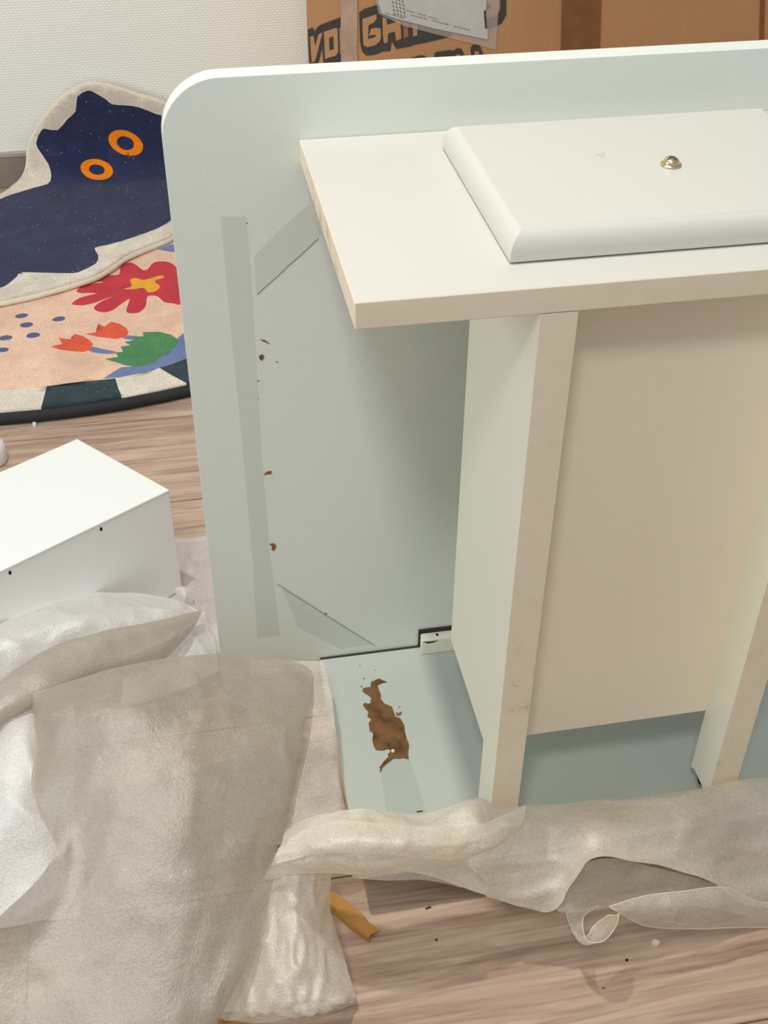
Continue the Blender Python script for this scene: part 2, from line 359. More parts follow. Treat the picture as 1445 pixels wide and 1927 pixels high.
# drawer housing: open box body between the posts
BX0, BX1, BY0, BY1, BZ0 = 0.2435, 0.506, 0.745, 0.891, -0.909
zt2 = ZA - TH - 0.0004
hs = mk('drawer_housing', [(x, y, z) for z in (BZ0, zt2) for y in (BY0, BY1) for x in (BX0, BX1)],
        [(0, 2, 3, 1), (4, 5, 7, 6), (0, 1, 5, 4), (2, 6, 7, 3), (0, 4, 6, 2), (1, 3, 7, 5)], [M_SIDE, M_WARM], desk, fm=[1, 0, 1, 0, 0, 0])
bevel(hs, 0.001, 2)
def post(x0, x1, jag):
    # ragged lower end
    zb = -0.9965; n = 6; loop = []
    for i in range(n + 1): loop.append((x0 + (x1 - x0) * i / n, YF))
    for i in range(1, n + 1): loop.append((x1, YF + (BY0 - YF) * i / n))
    for i in range(1, n + 1): loop.append((x1 - (x1 - x0) * i / n, BY0))
    for i in range(1, n): loop.append((x0, BY0 - (BY0 - YF) * i / n))
    k = len(loop); rr = random.Random(jag)
    vb = [(x, y, zb + rr.uniform(-0.003, 0.004)) for x, y in loop]; vt = [(x, y, zt2) for x, y in loop]
    f = [tuple(range(k)), tuple(range(2 * k - 1, k - 1, -1))] + [(i, (i + 1) % k, k + (i + 1) % k, k + i) for i in range(k)]
    fmi = [2, 0] + [1 if i < n else 0 for i in range(k)]
    return mk('post', vb + vt, f, [M_SIDE, M_EDGE, M_CHIP], desk, fm=fmi)
post(0.2432, 0.2709, 3); post(0.4775, 0.5062, 5)
# torn splinter under right post
sp = [ath(1313, 1442, 0.107), ath(1320, 1447, 0.107), ath(1324, 1456, 0.107), ath(1332, 1462, 0.107), ath(1334, 1480, 0.107), ath(1327, 1474, 0.107), ath(1324, 1464, 0.107), ath(1318, 1456, 0.107)]
prism('torn_splinter', sp, (0, 0, -0.004), M_GAP, desk)
# corner batten with screw hole, broken top
fz = aty(796, 1207, 0.9835).z; ry = atz(792, 1188, fz).y
bx0 = 0.2335
outl = [(bx0, 0.9835), (0.50, 0.9835), (0.50, ry), (0.275, ry), (0.268, ry + 0.001), (0.262, ry - 0.001), (0.254, ry - 0.0005), (0.25, ry - 0.003), (0.242, ry - 0.001), (0.237, ry - 0.001), (bx0 + 0.0005, ry - 0.005)]
bat = prism('corner_batten', [Vector((x, min(y, 0.997), ZB + 0.0002)) for x, y in outl], (0, 0, fz - ZB), M_SIDE, desk, 0.0008, 1)
c = atz(822.5, 1194.5, fz)
hp = [(c.x + 0.0017 * math.cos(t), c.y + 0.0022 * math.sin(t), fz + 0.0004) for t in [i * math.pi / 6 for i in range(12)]]
prism('screw_hole', hp, (0, 0, -0.001), M_DARK, bat)
cr1 = [aty(x, y, 0.983) for x, y in ((797, 1208), (805, 1208), (815, 1207), (824, 1205), (815, 1209.5), (805, 1211))]
prism('crack', cr1, (0, 0.0005, 0), M_GAP, bat)
box('joint_gap', (0.2322, 0.9972, ZB), (0.50, 0.9998, fz + 0.0045), M_GAP, desk)
# torn brown patch on the lower board
TP = [(470, 258), (530, 240), (600, 217), (635, 245), (680, 256), (715, 275), (640, 285), (565, 320), (585, 390), (622, 490), (610, 515), (670, 595), (785, 645), (840, 795), (905, 815), (970, 920), (975, 1000), (1010, 1140), (1040, 1215), (1025, 1350), (1035, 1435), (940, 1415), (900, 1430), (800, 1430), (700, 1505), (635, 1570), (628, 1610), (595, 1632), (605, 1575), (590, 1560), (650, 1480), (735, 1390), (715, 1365), (755, 1330), (745, 1285), (700, 1285), (640, 1305), (545, 1298), (510, 1245), (485, 1150), (500, 1045), (445, 1010), (430, 890), (468, 835), (410, 790), (425, 715), (370, 660), (345, 610), (375, 580), (430, 600), (475, 570), (450, 550), (480, 520), (440, 480), (340, 415), (350, 360), (460, 345)]
TP = [(640 + x / 8.028, 1250 + y / 8.028) for x, y in TP]
tp2 = []
rr = random.Random(2)
for i in range(len(TP)):
    a, b = TP[i], TP[(i + 1) % len(TP)]; tp2.append(a); tp2.append(((a[0] + b[0]) / 2 + rr.uniform(-.6, .6), (a[1] + b[1]) / 2 + rr.uniform(-.6, .6)))
prism('torn_patch', [atz(x, y, ZB + 0.0003) for x, y in tp2], (0, 0, 0.0002), M_TORN, B)
prism('paint_bit', [atz(x, y, ZB + 0.0008) for x, y in ell(739, 1413.5, 3.4, 3.4, 0, 10)], (0, 0, 0.0006), M_WHITE, B)
for q in ([(745, 1340), (749, 1342), (756, 1339), (755, 1345), (749, 1348), (746, 1346)], ell(751, 1330.5, 1.3, 1.3, 0, 8), ell(684.5, 1276.5, 1.3, 1.2, 0, 8), ell(705, 1261.5, 1.0, 1.0, 0, 8), [(678, 1293), (681, 1290), (682.5, 1291), (679.5, 1293.5)], ell(677, 1252, 1, 1, 0, 8)):
    prism('chip_mark', [atz(x, y, ZB + 0.0003) for x, y in q], (0, 0, 0.0002), M_CHIP, B)
prism('chip_mark', [atz(x, y, ZB + 0.0003) for x, y in [(783, 1527), (795, 1525), (796, 1527), (785, 1529)]], (0, 0, 0.0002), M_GAP, B)
def ribbon_on_b(pts_): return [atz(x, y, ZB + 0.0002) for x, y in pts_]
prism('clear_tape', ribbon_on_b([(716, 1452), (722, 1490), (731, 1560), (810, 1556), (790, 1490), (770, 1425), (764, 1380), (700, 1235), (722, 1230), (690, 1240), (703, 1300)][:7]), (0, 0, 0.0001), M_TAPE, B)
# chips on the tabletop underside
for q in ([(487, 671), (491, 667), (496, 668), (497, 674), (492, 679), (488, 675)], [(497, 892), (501, 888), (509, 886), (512, 889), (508, 893), (502, 892), (499, 895)],
          [(507, 1024), (513, 1022), (519, 1025), (519, 1031), (515, 1037), (511, 1034), (512, 1029)], [(490, 638), (498, 640), (504, 644), (508, 648), (503, 646), (497, 643), (493, 642)],
          ell(486, 717, 1.4, 1.2, 0, 8), ell(521, 681, 1.5, 1, 0, 8), ell(486, 750, 0.9, 0.8, 0, 8), ell(464.5, 420, 1.3, 1, 0, 8), ell(613, 1155, 1.8, 1.4, 0, 8)):
    prism('chip_mark', [aty(x, y, 0.9998) for x, y in q], (0, -0.0003, 0), M_CHIP if len(q) != 8 else M_GAP, top)
for q in ([(415, 408), (463, 407), (467, 450), (472, 520), (480, 640), (492, 850), (508, 1040), (527, 1196), (484, 1201), (478, 1100), (466, 950), (452, 800), (440, 680), (428, 560), (421, 480)],
          [(478, 482), (528, 430), (582, 383), (606, 440), (540, 500), (482, 553)],
          [(528, 1100), (606, 1150), (702, 1212), (640, 1222), (560, 1180)]):
    prism('clear_tape', [aty(x, y, 0.9996) for x, y in q], (0, -0.0002, 0), M_TAPE, top)
for a_, b_ in (((484, 554), (600, 448)), ((520, 1098), (705, 1215))):
    L_ = [(a_[0] + (b_[0] - a_[0]) * i / 6 + random.uniform(-1.2, 1.2), a_[1] + (b_[1] - a_[1]) * i / 6) for i in range(7)]
    q = L_ + [(x + 0.5, y + 1.1) for x, y in reversed(L_)]
    prism('scratch', [aty(x, y, 0.9994) for x, y in q], (0, -0.0002, 0), M_GREYINK, top)

# ---------------------------------------------------------------- loose drawer front on the upper board
DX0, DX1, DY0, DY1 = 0.229, 0.520, 0.7385, 0.958
z0 = ZA + 0.0012; TD = 0.0215
prof = [(0.0, 0.0), (0.0, 0.006), (0.0006, 0.0100), (0.0018, 0.0136), (0.0036, 0.0168), (0.0060, 0.0192), (0.0086, 0.0206), (0.0108, TD)]
vs = []; fs = []
for ins, h in prof:
    vs += [(DX0 + ins, DY0 + ins, z0 + h), (DX1 - ins, DY0 + ins, z0 + h), (DX1 - ins, DY1 - ins, z0 + h), (DX0 + ins, DY1 - ins, z0 + h)]
for k in range(len(prof) - 1):
    for j in range(4): fs.append((4 * k + j, 4 * k + (j + 1) % 4, 4 * k + 4 + (j + 1) % 4, 4 * k + 4 + j))
fs += [(0, 1, 2, 3), tuple(4 * (len(prof) - 1) + i for i in range(4))]
df = mk('round_edged_board', vs, fs, M_WHITE, None)
bevel(df, 0.0006, 1)
tag(df, 'white round-edged board with a brass screw lying flat on top of the desk side', 'board')
sc = atz(1262, 311, z0 + TD)
def lathe(name, c, prof, mat, parent, n=28):
    vs = []; fs = []
    for r, h in prof:
        for j in range(n): vs.append((c[0] + r * math.cos(2 * math.pi * j / n), c[1] + r * math.sin(2 * math.pi * j / n), c[2] + h))
    for i in range(len(prof) - 1):
        for j in range(n): fs.append((i * n + j, i * n + (j + 1) % n, (i + 1) * n + (j + 1) % n, (i + 1) * n + j))
    fs.append(tuple(range(n))); fs.append(tuple(range(len(prof) * n - 1, (len(prof) - 1) * n - 1, -1)))
    return mk(name, vs, fs, mat, parent, smooth=True)
cc = (sc.x, sc.y, z0 + TD + 0.0002)
screw = lathe('screw', cc, [(0.0083, 0), (0.0085, 0.0006), (0.0082, 0.0013), (0.0062, 0.0015), (0.0062, 0.0016), (0.0065, 0.0023), (0.0064, 0.0032), (0.0058, 0.0045), (0.0048, 0.0054), (0.0034, 0.0061), (0.0018, 0.0065), (0.0004, 0.0066)], M_BRASS, df)
for ang in (0.5, 0.5 + math.pi / 2):
    u = Vector((math.cos(ang), math.sin(ang), 0)); v = Vector((-math.sin(ang), math.cos(ang), 0)) * 0.0007
    o_ = Vector((cc[0], cc[1], cc[2])); hp_ = [(-0.0048, 0.0054), (-0.0034, 0.0061), (-0.0018, 0.0065), (0.0, 0.0066), (0.0018, 0.0065), (0.0034, 0.0061), (0.0048, 0.0054)]
    mk('cross_slot', [o_ + u * a + v * k + Vector((0, 0, h + 0.0001)) for a, h in hp_ for k in (-1, 1)], [(2 * i, 2 * i + 1, 2 * i + 3, 2 * i + 2) for i in range(len(hp_) - 1)], M_GAP, screw)
prism('glue_spot', [atz(x, y, z0 + TD + 0.0002) for x, y in ((1121, 290), (1130, 289), (1134, 286), (1140, 288), (1138, 297), (1131, 296), (1124, 294))], (0, 0, 0.0003), M_TAPE, df)

# ---------------------------------------------------------------- upturned drawer at left
hD = 0.187
c0 = ath(318, 922, hD); c1 = ath(145, 826, hD); d1 = Vector((c1.x - c0.x, c1.y - c0.y, 0)); Lw = d1.length
c2 = ath(0, 1075, hD); d2 = Vector((c2.x - c0.x, c2.y - c0.y, 0)).normalized(); Ld = 0.42
tp = [c0, c0 + d1, c0 + d1 + d2 * Ld, c0 + d2 * Ld]
zf = FZ + 0.016
dr = empty('drawer', (tp[0].x - 0.2, tp[0].y, FZ + 0.003), 'white upturned drawer box with small screw holes at the left on foam', 'drawer')
sh = prism('body', [Vector((p.x, p.y, zf)) for p in tp], (0, 0, FZ + hD - zf - 0.0005), M_DSIDE_LIT, dr, 0.0012, 2)
lip = tp
prism('bottom_panel', [Vector((p.x, p.y, FZ + hD - 0.0045)) + (Vector((p.x, p.y, 0)) - Vector(((tp[0].x + tp[2].x) / 2, (tp[0].y + tp[2].y) / 2, 0))) * 0.004 for p in tp], (0, 0, 0.0045), M_DRAWER, dr, 0.0012, 2)
prism('rim', [Vector((p.x, p.y, FZ + 0.003)) - (Vector((p.x, p.y, 0)) - Vector(((tp[0].x + tp[2].x) / 2, (tp[0].y + tp[2].y) / 2, 0))) * 0.02 for p in tp], (0, 0, 0.014), M_DRAWER, dr)
nrm = d2.cross(Vector((0, 0, 1))).normalized()
if nrm.y > 0: nrm = -nrm
for px, py in ((190, 995.5), (18.5, 1077.5)):
    p = atplane(px, py, Vector((c0.x, c0.y, 0)), nrm)
    prism('screw_hole', [p + d2 * 0.0018 * math.cos(t) + Vector((0, 0, 0.0030 * math.sin(t))) + nrm * 0.0002 for t in [i * math.pi / 6 for i in range(12)]], nrm * 0.0003, M_DARK, sh)
# rounded white plastic piece further left
lw = ath(-14, 868, 0.0)
ft = lathe('plastic_foot', (lw.x, lw.y, FZ), [(0.022, 0), (0.0245, 0.004), (0.0245, 0.026), (0.022, 0.034), (0.015, 0.038), (0.004, 0.039)], M_PLASTIC, None)
tag(ft, 'small round white plastic foot on the floor at the left edge', 'furniture foot')

# ---------------------------------------------------------------- rugs
RH = 0.014
def circ3(a, b, c):
    d = 2 * (a.x * (b.y - c.y) + b.x * (c.y - a.y) + c.x * (a.y - b.y))
    ux = ((a.x ** 2 + a.y ** 2) * (b.y - c.y) + (b.x ** 2 + b.y ** 2) * (c.y - a.y) + (c.x ** 2 + c.y ** 2) * (a.y - b.y)) / d
    uy = ((a.x ** 2 + a.y ** 2) * (c.x - b.x) + (b.x ** 2 + b.y ** 2) * (a.x - c.x) + (c.x ** 2 + c.y ** 2) * (b.x - a.x)) / d
    return ux, uy, math.hypot(a.x - ux, a.y - uy)
z3 = lambda L: [(x / 3.803, 420 + y / 3.803) for x, y in L]
rp = [ath(x, y, 0.004) for x, y in z3([(0, 1425), (600, 1362), (1348, 1222)])]
RCX, RCY, RR = circ3(*rp)
RYM = WY - 0.16
def rug_mesh(name, layers, mats, tomap, step, parent, smooth=True):
    """layers: list of (polygon2D, mat index), first is the outline; triangulated with the print as crisp borders"""
    vs = []; ed = []
    for poly, mi in layers:
        b = len(vs); vs += [Vector(p) for p in poly]; ed += [(b + i, b + (i + 1) % len(poly)) for i in range(len(poly))]
    base = layers[0][0]; x0 = min(p[0] for p in base); x1 = max(p[0] for p in base); y0 = min(p[1] for p in base); y1 = max(p[1] for p in base)
    y = y0
    while y < y1:
        x = x0
        while x < x1:
            if inside((x, y), base): vs.append(Vector((x + random.uniform(-.2, .2) * step, y + random.uniform(-.2, .2) * step)))
            x += step
        y += step
    ov, oe, of, *_ = delaunay_2d_cdt(vs, ed, [], 0, 1e-6)
    faces = []; fm = []
    for f in of:
        cx = sum(ov[i].x for i in f) / len(f); cy = sum(ov[i].y for i in f) / len(f)
        if not inside((cx, cy), base): continue
        mi = layers[0][1]
        for poly, k in layers[1:]:
            if inside((cx, cy), poly): mi = k
        faces.append(tuple(f)); fm.append(mi)
    used = sorted({i for f in faces for i in f}); mp = {o_: n for n, o_ in enumerate(used)}
    verts = [tomap(ov[i]) for i in used]; faces = [tuple(mp[i] for i in f) for f in faces]
    return mk(name, verts, faces, mats, parent, smooth=smooth, fm=fm)
# round flower rug
rr_ = empty('flower_rug', (RCX, RCY, FZ), 'pink flower rug with curved checked cream and dark border on the floor', 'rug')
hR = lambda p: ath(p[0], p[1], RH)
def P2(L): return [(v.x, v.y) for v in (hR(p) for p in L)]
disc = []
for i in range(120):
    a = 2 * math.pi * i / 120; x = RCX + (RR - 0.006) * math.cos(a); y = RCY + (RR - 0.006) * math.sin(a)
    disc.append((x, min(y, RYM)))
d2_ = [disc[0]]
for p in disc[1:]:
    if math.hypot(p[0] - d2_[-1][0], p[1] - d2_[-1][1]) > 0.004: d2_.append(p)
disc = d2_
lw_ = RR - math.hypot(hR(z3([(330, 1196)])[0]).x - RCX, hR(z3([(330, 1196)])[0]).y - RCY)
inner = [(RCX + (RR - lw_) * math.cos(2 * math.pi * i / 90), min(RCY + (RR - lw_) * math.sin(2 * math.pi * i / 90), RYM - 0.02)) for i in range(90)]
rm = [R_CREAM, R_PINK, R_TEAL, R_BLUE, R_GREEN, R_TUL, R_RED, R_YEL, R_DOT]
lay = [(disc, 0), (inner, 1)]
def seg(a0, a1):
    r0 = RR - lw_ ; r1 = RR - 0.008
    return [(RCX + r0 * math.cos(a0 + (a1 - a0) * k / 5), RCY + r0 * math.sin(a0 + (a1 - a0) * k / 5)) for k in range(6)] + [(RCX + r1 * math.cos(a1 - (a1 - a0) * k / 5), RCY + r1 * math.sin(a1 - (a1 - a0) * k / 5)) for k in range(6)]
def sm(L, n=4): return [(v[0], v[1]) for v in smooth2(P2(z3(L)), n)]
lay += [(P2(z3([(740, 1140), (870, 1060), (1000, 1050), (1200, 930), (1310, 820), (1420, 760), (1480, 900), (1420, 985), (1330, 1003), (1130, 1068), (860, 1133)])), 3),
        (P2(z3([(342, 1195), (480, 1175), (830, 1139), (850, 1210), (886, 1300), (640, 1350), (288, 1385), (320, 1280)])), 2),
        (P2(z3([(1145, 1065), (1330, 1000), (1440, 960), (1500, 1130), (1345, 1178), (1240, 1120)])), 2),
        (P2(z3([(1130, 215), (1225, 180), (1320, 150), (1330, 235), (1220, 230)])), 3),
        (sm([(655, 915), (740, 928), (840, 952), (780, 965), (650, 945)]), 3), (sm([(910, 830), (1000, 840), (960, 862), (890, 855)]), 3),
        (P2(z3([(755, 1000), (850, 985), (830, 955), (885, 950), (870, 912), (935, 900), (895, 880), (955, 865), (975, 840), (1030, 838), (1025, 808), (1140, 803), (1230, 825), (1275, 860), (1280, 885), (1250, 920), (1150, 985), (1100, 1035), (1000, 1057), (900, 1047), (840, 1025)])), 4),
        (P2(z3([(370, 910), (450, 890), (425, 850), (510, 858), (540, 818), (600, 835), (650, 868), (670, 895), (655, 938), (600, 949), (530, 945), (430, 935)])), 5),
        (P2(z3([(615, 820), (690, 808), (705, 745), (750, 767), (800, 732), (860, 745), (910, 780), (925, 810), (900, 845), (830, 855), (700, 840)])), 5),
        (sm([(645, 398), (760, 396), (855, 393), (865, 340), (920, 310), (970, 320), (1020, 358), (1060, 355), (1100, 308), (1170, 300), (1240, 322), (1300, 400), (1305, 590), (1240, 602), (1180, 590), (1130, 552), (1060, 550), (1050, 610), (1010, 660), (950, 672), (908, 660), (925, 590), (930, 568), (880, 600), (810, 650), (740, 665), (675, 640), (710, 600), (810, 550), (700, 592), (600, 615), (535, 612), (520, 598), (580, 560), (700, 527), (600, 527), (550, 518), (590, 480), (660, 462), (745, 447), (690, 438)], 3), 6),
        (sm([(890, 495), (945, 475), (935, 432), (980, 420), (1040, 432), (1150, 402), (1175, 418), (1110, 440), (1150, 482), (1110, 515), (1060, 520), (1030, 490), (960, 500)], 3), 7)]
for cx, cy in ((160, 690), (425, 713), (195, 755), (243, 830), (47, 848), (22, 935)): lay.append((P2(z3(ell(cx, cy, 48, 18, -8, 16))), 8))
a_vis = math.atan2(rp[2].y - RCY, rp[2].x - RCX)
for k in range(5):
    lay.append((seg(a_vis + 0.28 + k * 0.5, a_vis + 0.53 + k * 0.5), 2))
a_l = math.atan2(hR(z3([(342, 1195)])[0]).y - RCY, hR(z3([(342, 1195)])[0]).x - RCX)
for k in range(3): lay.append((seg(a_l - 0.55 - k * 0.5, a_l - 0.28 - k * 0.5), 2))
field = rug_mesh('pile', lay, rm, lambda v: (v.x, v.y, FZ + RH + 0.0012 * noise.noise(Vector((v.x * 40, v.y * 40, 0)))), 0.014, rr_)
so = field.modifiers.new('thick', 'SOLIDIFY'); so.thickness = 0.008 * S; so.offset = -1
ring = [(RCX + RR * math.cos(2 * math.pi * i / 120), RCY + RR * math.sin(2 * math.pi * i / 120)) for i in range(120)]
ring = [(x, y, FZ + 0.0105) for x, y in ring if y < RYM]
k0 = min(range(len(ring)), key=lambda i: abs(ring[i][1] - RYM) + (0 if ring[i][0] < RCX else 9))
ring = ring[k0:] + ring[:k0]
v, f = tube(ring, 0.010, 8); mk('binding', v, f, R_BIND, rr_, smooth=True)
# cat rug, half on the floor, half climbing the wall
H0 = 0.030; WC = WY - 0.024; RB_ = 0.10
zc2 = lambda L: [(x / 2.753, 120 + y / 2.753) for x, y in L]
def cat_hit(px, py):
    d = ray(px, py); lo, hi = 0.1, 6.0
    def free(t):
        p = d * t; h = p.z - FZ
        if h < H0 or p.y > WC: return False
        if p.y > WC - RB_ and h < H0 + RB_: return math.hypot(p.y - (WC - RB_), h - (H0 + RB_)) < RB_
        return True
    for _ in range(50):
        m = (lo + hi) / 2
        if free(m): lo = m
        else: hi = m
    p = d * lo; h = p.z - FZ
    if p.y <= WC - RB_: s_ = p.y
    elif h >= H0 + RB_: s_ = WC - RB_ + RB_ * math.pi / 2 + (h - H0 - RB_)
    else: s_ = WC - RB_ + RB_ * math.atan2(p.y - (WC - RB_), (H0 + RB_) - h)
    return (p.x, s_)
def cat_pt(v, up=0.0):
    x, s_ = v[0], v[1]
    b = WC - RB_
    n_ = 0.0022 * noise.noise(Vector((x * 12, s_ * 12, 3))) + up
    if s_ <= b: return (x, s_, FZ + H0 + n_)
    if s_ >= b + RB_ * math.pi / 2: return (x, WC - n_, FZ + H0 + RB_ + (s_ - b - RB_ * math.pi / 2))
    a = (s_ - b) / RB_; return (x, b + (RB_ - n_) * math.sin(a), FZ + H0 + RB_ - (RB_ - n_) * math.cos(a))
out = [(0, 690), (60, 650), (120, 590), (145, 530), (152, 430), (185, 355), (240, 268), (310, 190), (380, 138), (450, 110), (520, 110), (600, 128), (700, 160), (820, 195), (900, 235), (960, 310), (990, 420), (995, 600), (985, 760), (900, 893), (780, 948), (660, 1003), (560, 1070), (480, 1115), (350, 1155), (200, 1195), (80, 1222), (0, 1240), (-150, 1255), (-270, 1200), (-300, 1050), (-290, 880), (-180, 760), (-80, 720)]
nav = [(0, 715), (60, 692), (180, 657), (250, 637), (268, 595), (255, 530), (215, 465), (188, 410), (215, 340), (240, 332), (300, 338), (350, 280), (392, 240), (400, 165), (450, 135), (480, 140), (550, 180), (580, 205), (650, 210), (720, 220), (810, 255), (900, 290), (950, 420), (960, 600), (940, 760), (870, 840), (760, 890), (650, 930), (560, 955), (492, 970), (512, 1010), (500, 1050), (430, 1090), (380, 1105), (260, 1100), (120, 1097), (90, 1120), (40, 1160), (0, 1178), (-120, 1200), (-220, 1150), (-250, 1000), (-200, 850), (-100, 760)]
C2 = lambda L, n=3: smooth2([cat_hit(*p) for p in zc2(L)], n)
catr = empty('cat_rug', (-0.2, 2.3, FZ + 0.02), 'cream-edged rug with a navy cat print and orange eyes, its top bent up the wall', 'rug')
outl2 = C2(out)
cl = [(outl2, 0), (C2(nav, 2), 1), (C2(ell(652, 410, 96, 64, 28, 20), 2), 2), (C2(ell(650, 411, 47, 36, 28, 16), 2), 1), (C2(ell(503, 556, 86, 57, 14, 20), 2), 2), (C2(ell(503, 556, 42, 28, 14, 16), 2), 1)]
cf = rug_mesh('pile', cl, [R_CREAM, R_NAVY, R_ORANGE], cat_pt, 0.012, catr)
so = cf.modifiers.new('thick', 'SOLIDIFY'); so.thickness = 0.007 * S; so.offset = -1
v, f = tube([cat_pt(p, -0.002) for p in outl2], 0.0058, 8, True); mk('corded_edge', v, f, R_CORD, catr, smooth=True)

# ---------------------------------------------------------------- big carton behind the desk
rot = math.radians(-7.8); cu = Vector((math.cos(rot), math.sin(rot), 0)); cn = Vector((math.sin(rot), -math.cos(rot), 0))
co = aty(578, 60, 2.49); co = Vector((co.x, 2.49, FZ + 0.0165)); CW = 1.42; CH = 0.86; CDp = 0.17
back = -cn * CDp
ct = empty('carton', (co.x + 0.7, co.y + 0.15, FZ), 'tall brown cardboard carton with black game lettering behind the desk', 'carton')
prism('body', [co, co + cu * CW, co + cu * CW + back, co + back], (0, 0, CH), M_CARTON, ct, 0.002, 2)
def fp(px, py, lift): return atplane(px, py, co, cn) + cn * lift
def onface(name, L, mat, lift, th=0.0002, parent=ct): return prism(name, [fp(x, y, lift) for x, y in L], cn * th, mat, parent)
k1 = lambda L: [(570 + x / 7.225, y / 7.225) for x, y in L]
k2 = lambda L: [(760 + x / 6.568, y / 6.568) for x, y in L]
ink = []
ink.append(k1([(65, 400), (130, 372), (165, 425), (190, 370), (250, 330), (515, 232), (520, 350), (490, 370), (500, 740), (530, 742), (530, 835), (400, 885), (310, 892), (280, 870), (262, 650), (195, 905), (160, 1000), (100, 1000), (85, 800), (72, 560)]))
ink.append(k1([(765, 170), (830, 120), (1000, 66), (1120, 60), (1500, 250)]) + k2([(400, 330), (600, 395), (580, 450), (240, 530), (110, 552), (80, 572)]) + k1([(1270, 662), (1230, 600), (1207, 555), (1185, 690), (1075, 700), (1000, 735), (930, 748), (860, 752), (800, 690), (775, 560)]))
ink.append(k2([(1190, -120), (1265, -120), (1262, 180), (1210, 280), (1100, 345), (1000, 355), (1000, 235), (1140, 195), (1190, 120)]))
ink.append(k2([(1000, 50), (1055, 48), (1072, 75), (1060, 108), (1000, 125)]))
ink.append(k2([(-310, 860), (-200, 790), (0, 740), (200, 680), (262, 690), (292, 752), (292, 900), (-310, 960)]))
ink.append(k2([(372, 900), (375, 660), (400, 640), (580, 615), (605, 630), (655, 590), (705, 600), (735, 650), (760, 900), (705, 900), (690, 665), (640, 665), (650, 900), (610, 900), (585, 690), (415, 715), (412, 900)]))
ink.append(k2([(848, 900), (820, 585), (865, 545), (930, 550), (970, 640), (985, 900), (940, 900), (925, 628), (868, 625), (880, 900)]))
pr = None
for L in ink:
    o = onface('printed_lettering', L, M_INK, 0.0012)
tan = [k1([(95, 492), (145, 485), (165, 625), (212, 462), (265, 437), (240, 540), (165, 825), (120, 850), (108, 700)]),
       k1([(285, 430), (445, 376), (470, 385), (478, 700), (450, 750), (300, 797)]),
       k1([(808, 255), (1000, 190), (1000, 255), (960, 305), (890, 338), (885, 530), (985, 500), (985, 465), (893, 482), (925, 390), (1000, 370), (1055, 385), (1062, 500), (1045, 560), (980, 610), (870, 638), (822, 610), (812, 450)]),
       k1([(1080, 225), (1135, 245), (1145, 335), (1255, 300), (1250, 250), (1325, 290), (1335, 520), (1265, 550), (1250, 425), (1155, 450), (1150, 570), (1100, 588), (1085, 450)]),
       k1([(1362, 300), (1425, 300), (1432, 500), (1370, 515)]),
       k2([(-5, 260), (45, 270), (55, 455), (-5, 472)]), k2([(108, 280), (165, 290), (165, 430), (112, 450)])]
for L in tan: onface('letter_face', L, M_CARTON, 0.0018)
onface('letter_face', k1([(355, 510), (412, 488), (420, 660), (360, 680)]), M_INK, 0.0024)
onface('frosted_tape', [(640, -60), (672, -60), (672.5, 160), (642, 160)], M_CTAPE, 0.0030)
onface('brown_tape', [(1058, -60), (1133, -60), (1125, 200), (1052, 200)], M_BTAPE, 0.0015)
onface('brown_tape', [(1431, -60), (1440, -60), (1434, 200), (1425, 200)], M_BTAPE, 0.0015)
onface('pouch_film', [(700, -40), (712, 25), (760, 48), (830, 66), (932, 92), (942, -40)], M_POUCH, 0.0032, 0.0006)
pap = [(711, -40), (712, 6), (718, 24), (745, 34), (770, 40), (815, 52), (860, 61), (917, 73), (917, 54), (914, 50), (911, 36), (911, 19), (914, 16), (917, -40)]
onface('shipping_label', pap, M_PAPER, 0.0042, 0.0008)
onface('label_bar', [(909.5, 19), (913.5, 19), (915, 52), (912, 52)], M_INK, 0.0056)
for a_, b_ in (((764, 17), (823, 34)), ((772, 26), (885, 55)), ((724, 22), (760, 32))):
    n_ = 14
    for i in range(n_):
        if i % 5 == 4: continue
        x0, y0_ = a_[0] + (b_[0] - a_[0]) * i / n_, a_[1] + (b_[1] - a_[1]) * i / n_
        x1, y1 = a_[0] + (b_[0] - a_[0]) * (i + .8) / n_, a_[1] + (b_[1] - a_[1]) * (i + .8) / n_
        onface('fine_print', [(x0, y0_), (x1, y1), (x1, y1 + 1.2), (x0, y0_ + 1.2)], M_GREYINK, 0.0056)
for j in range(4):
    for i in range(5):
        x = 736 + j * 6.5 + i * 1.0; y = -6 + i * 7 + j * 1.6
        if y > 30: continue
        onface('fine_print', [(x, y), (x + 3 + (i * j) % 2, y + 1), (x + 3.4, y + 4.5), (x + 1.8, y + 5), (x + 2.1, y + 2.2), (x + 0.2, y + 3)], M_GREYINK, 0.0056)

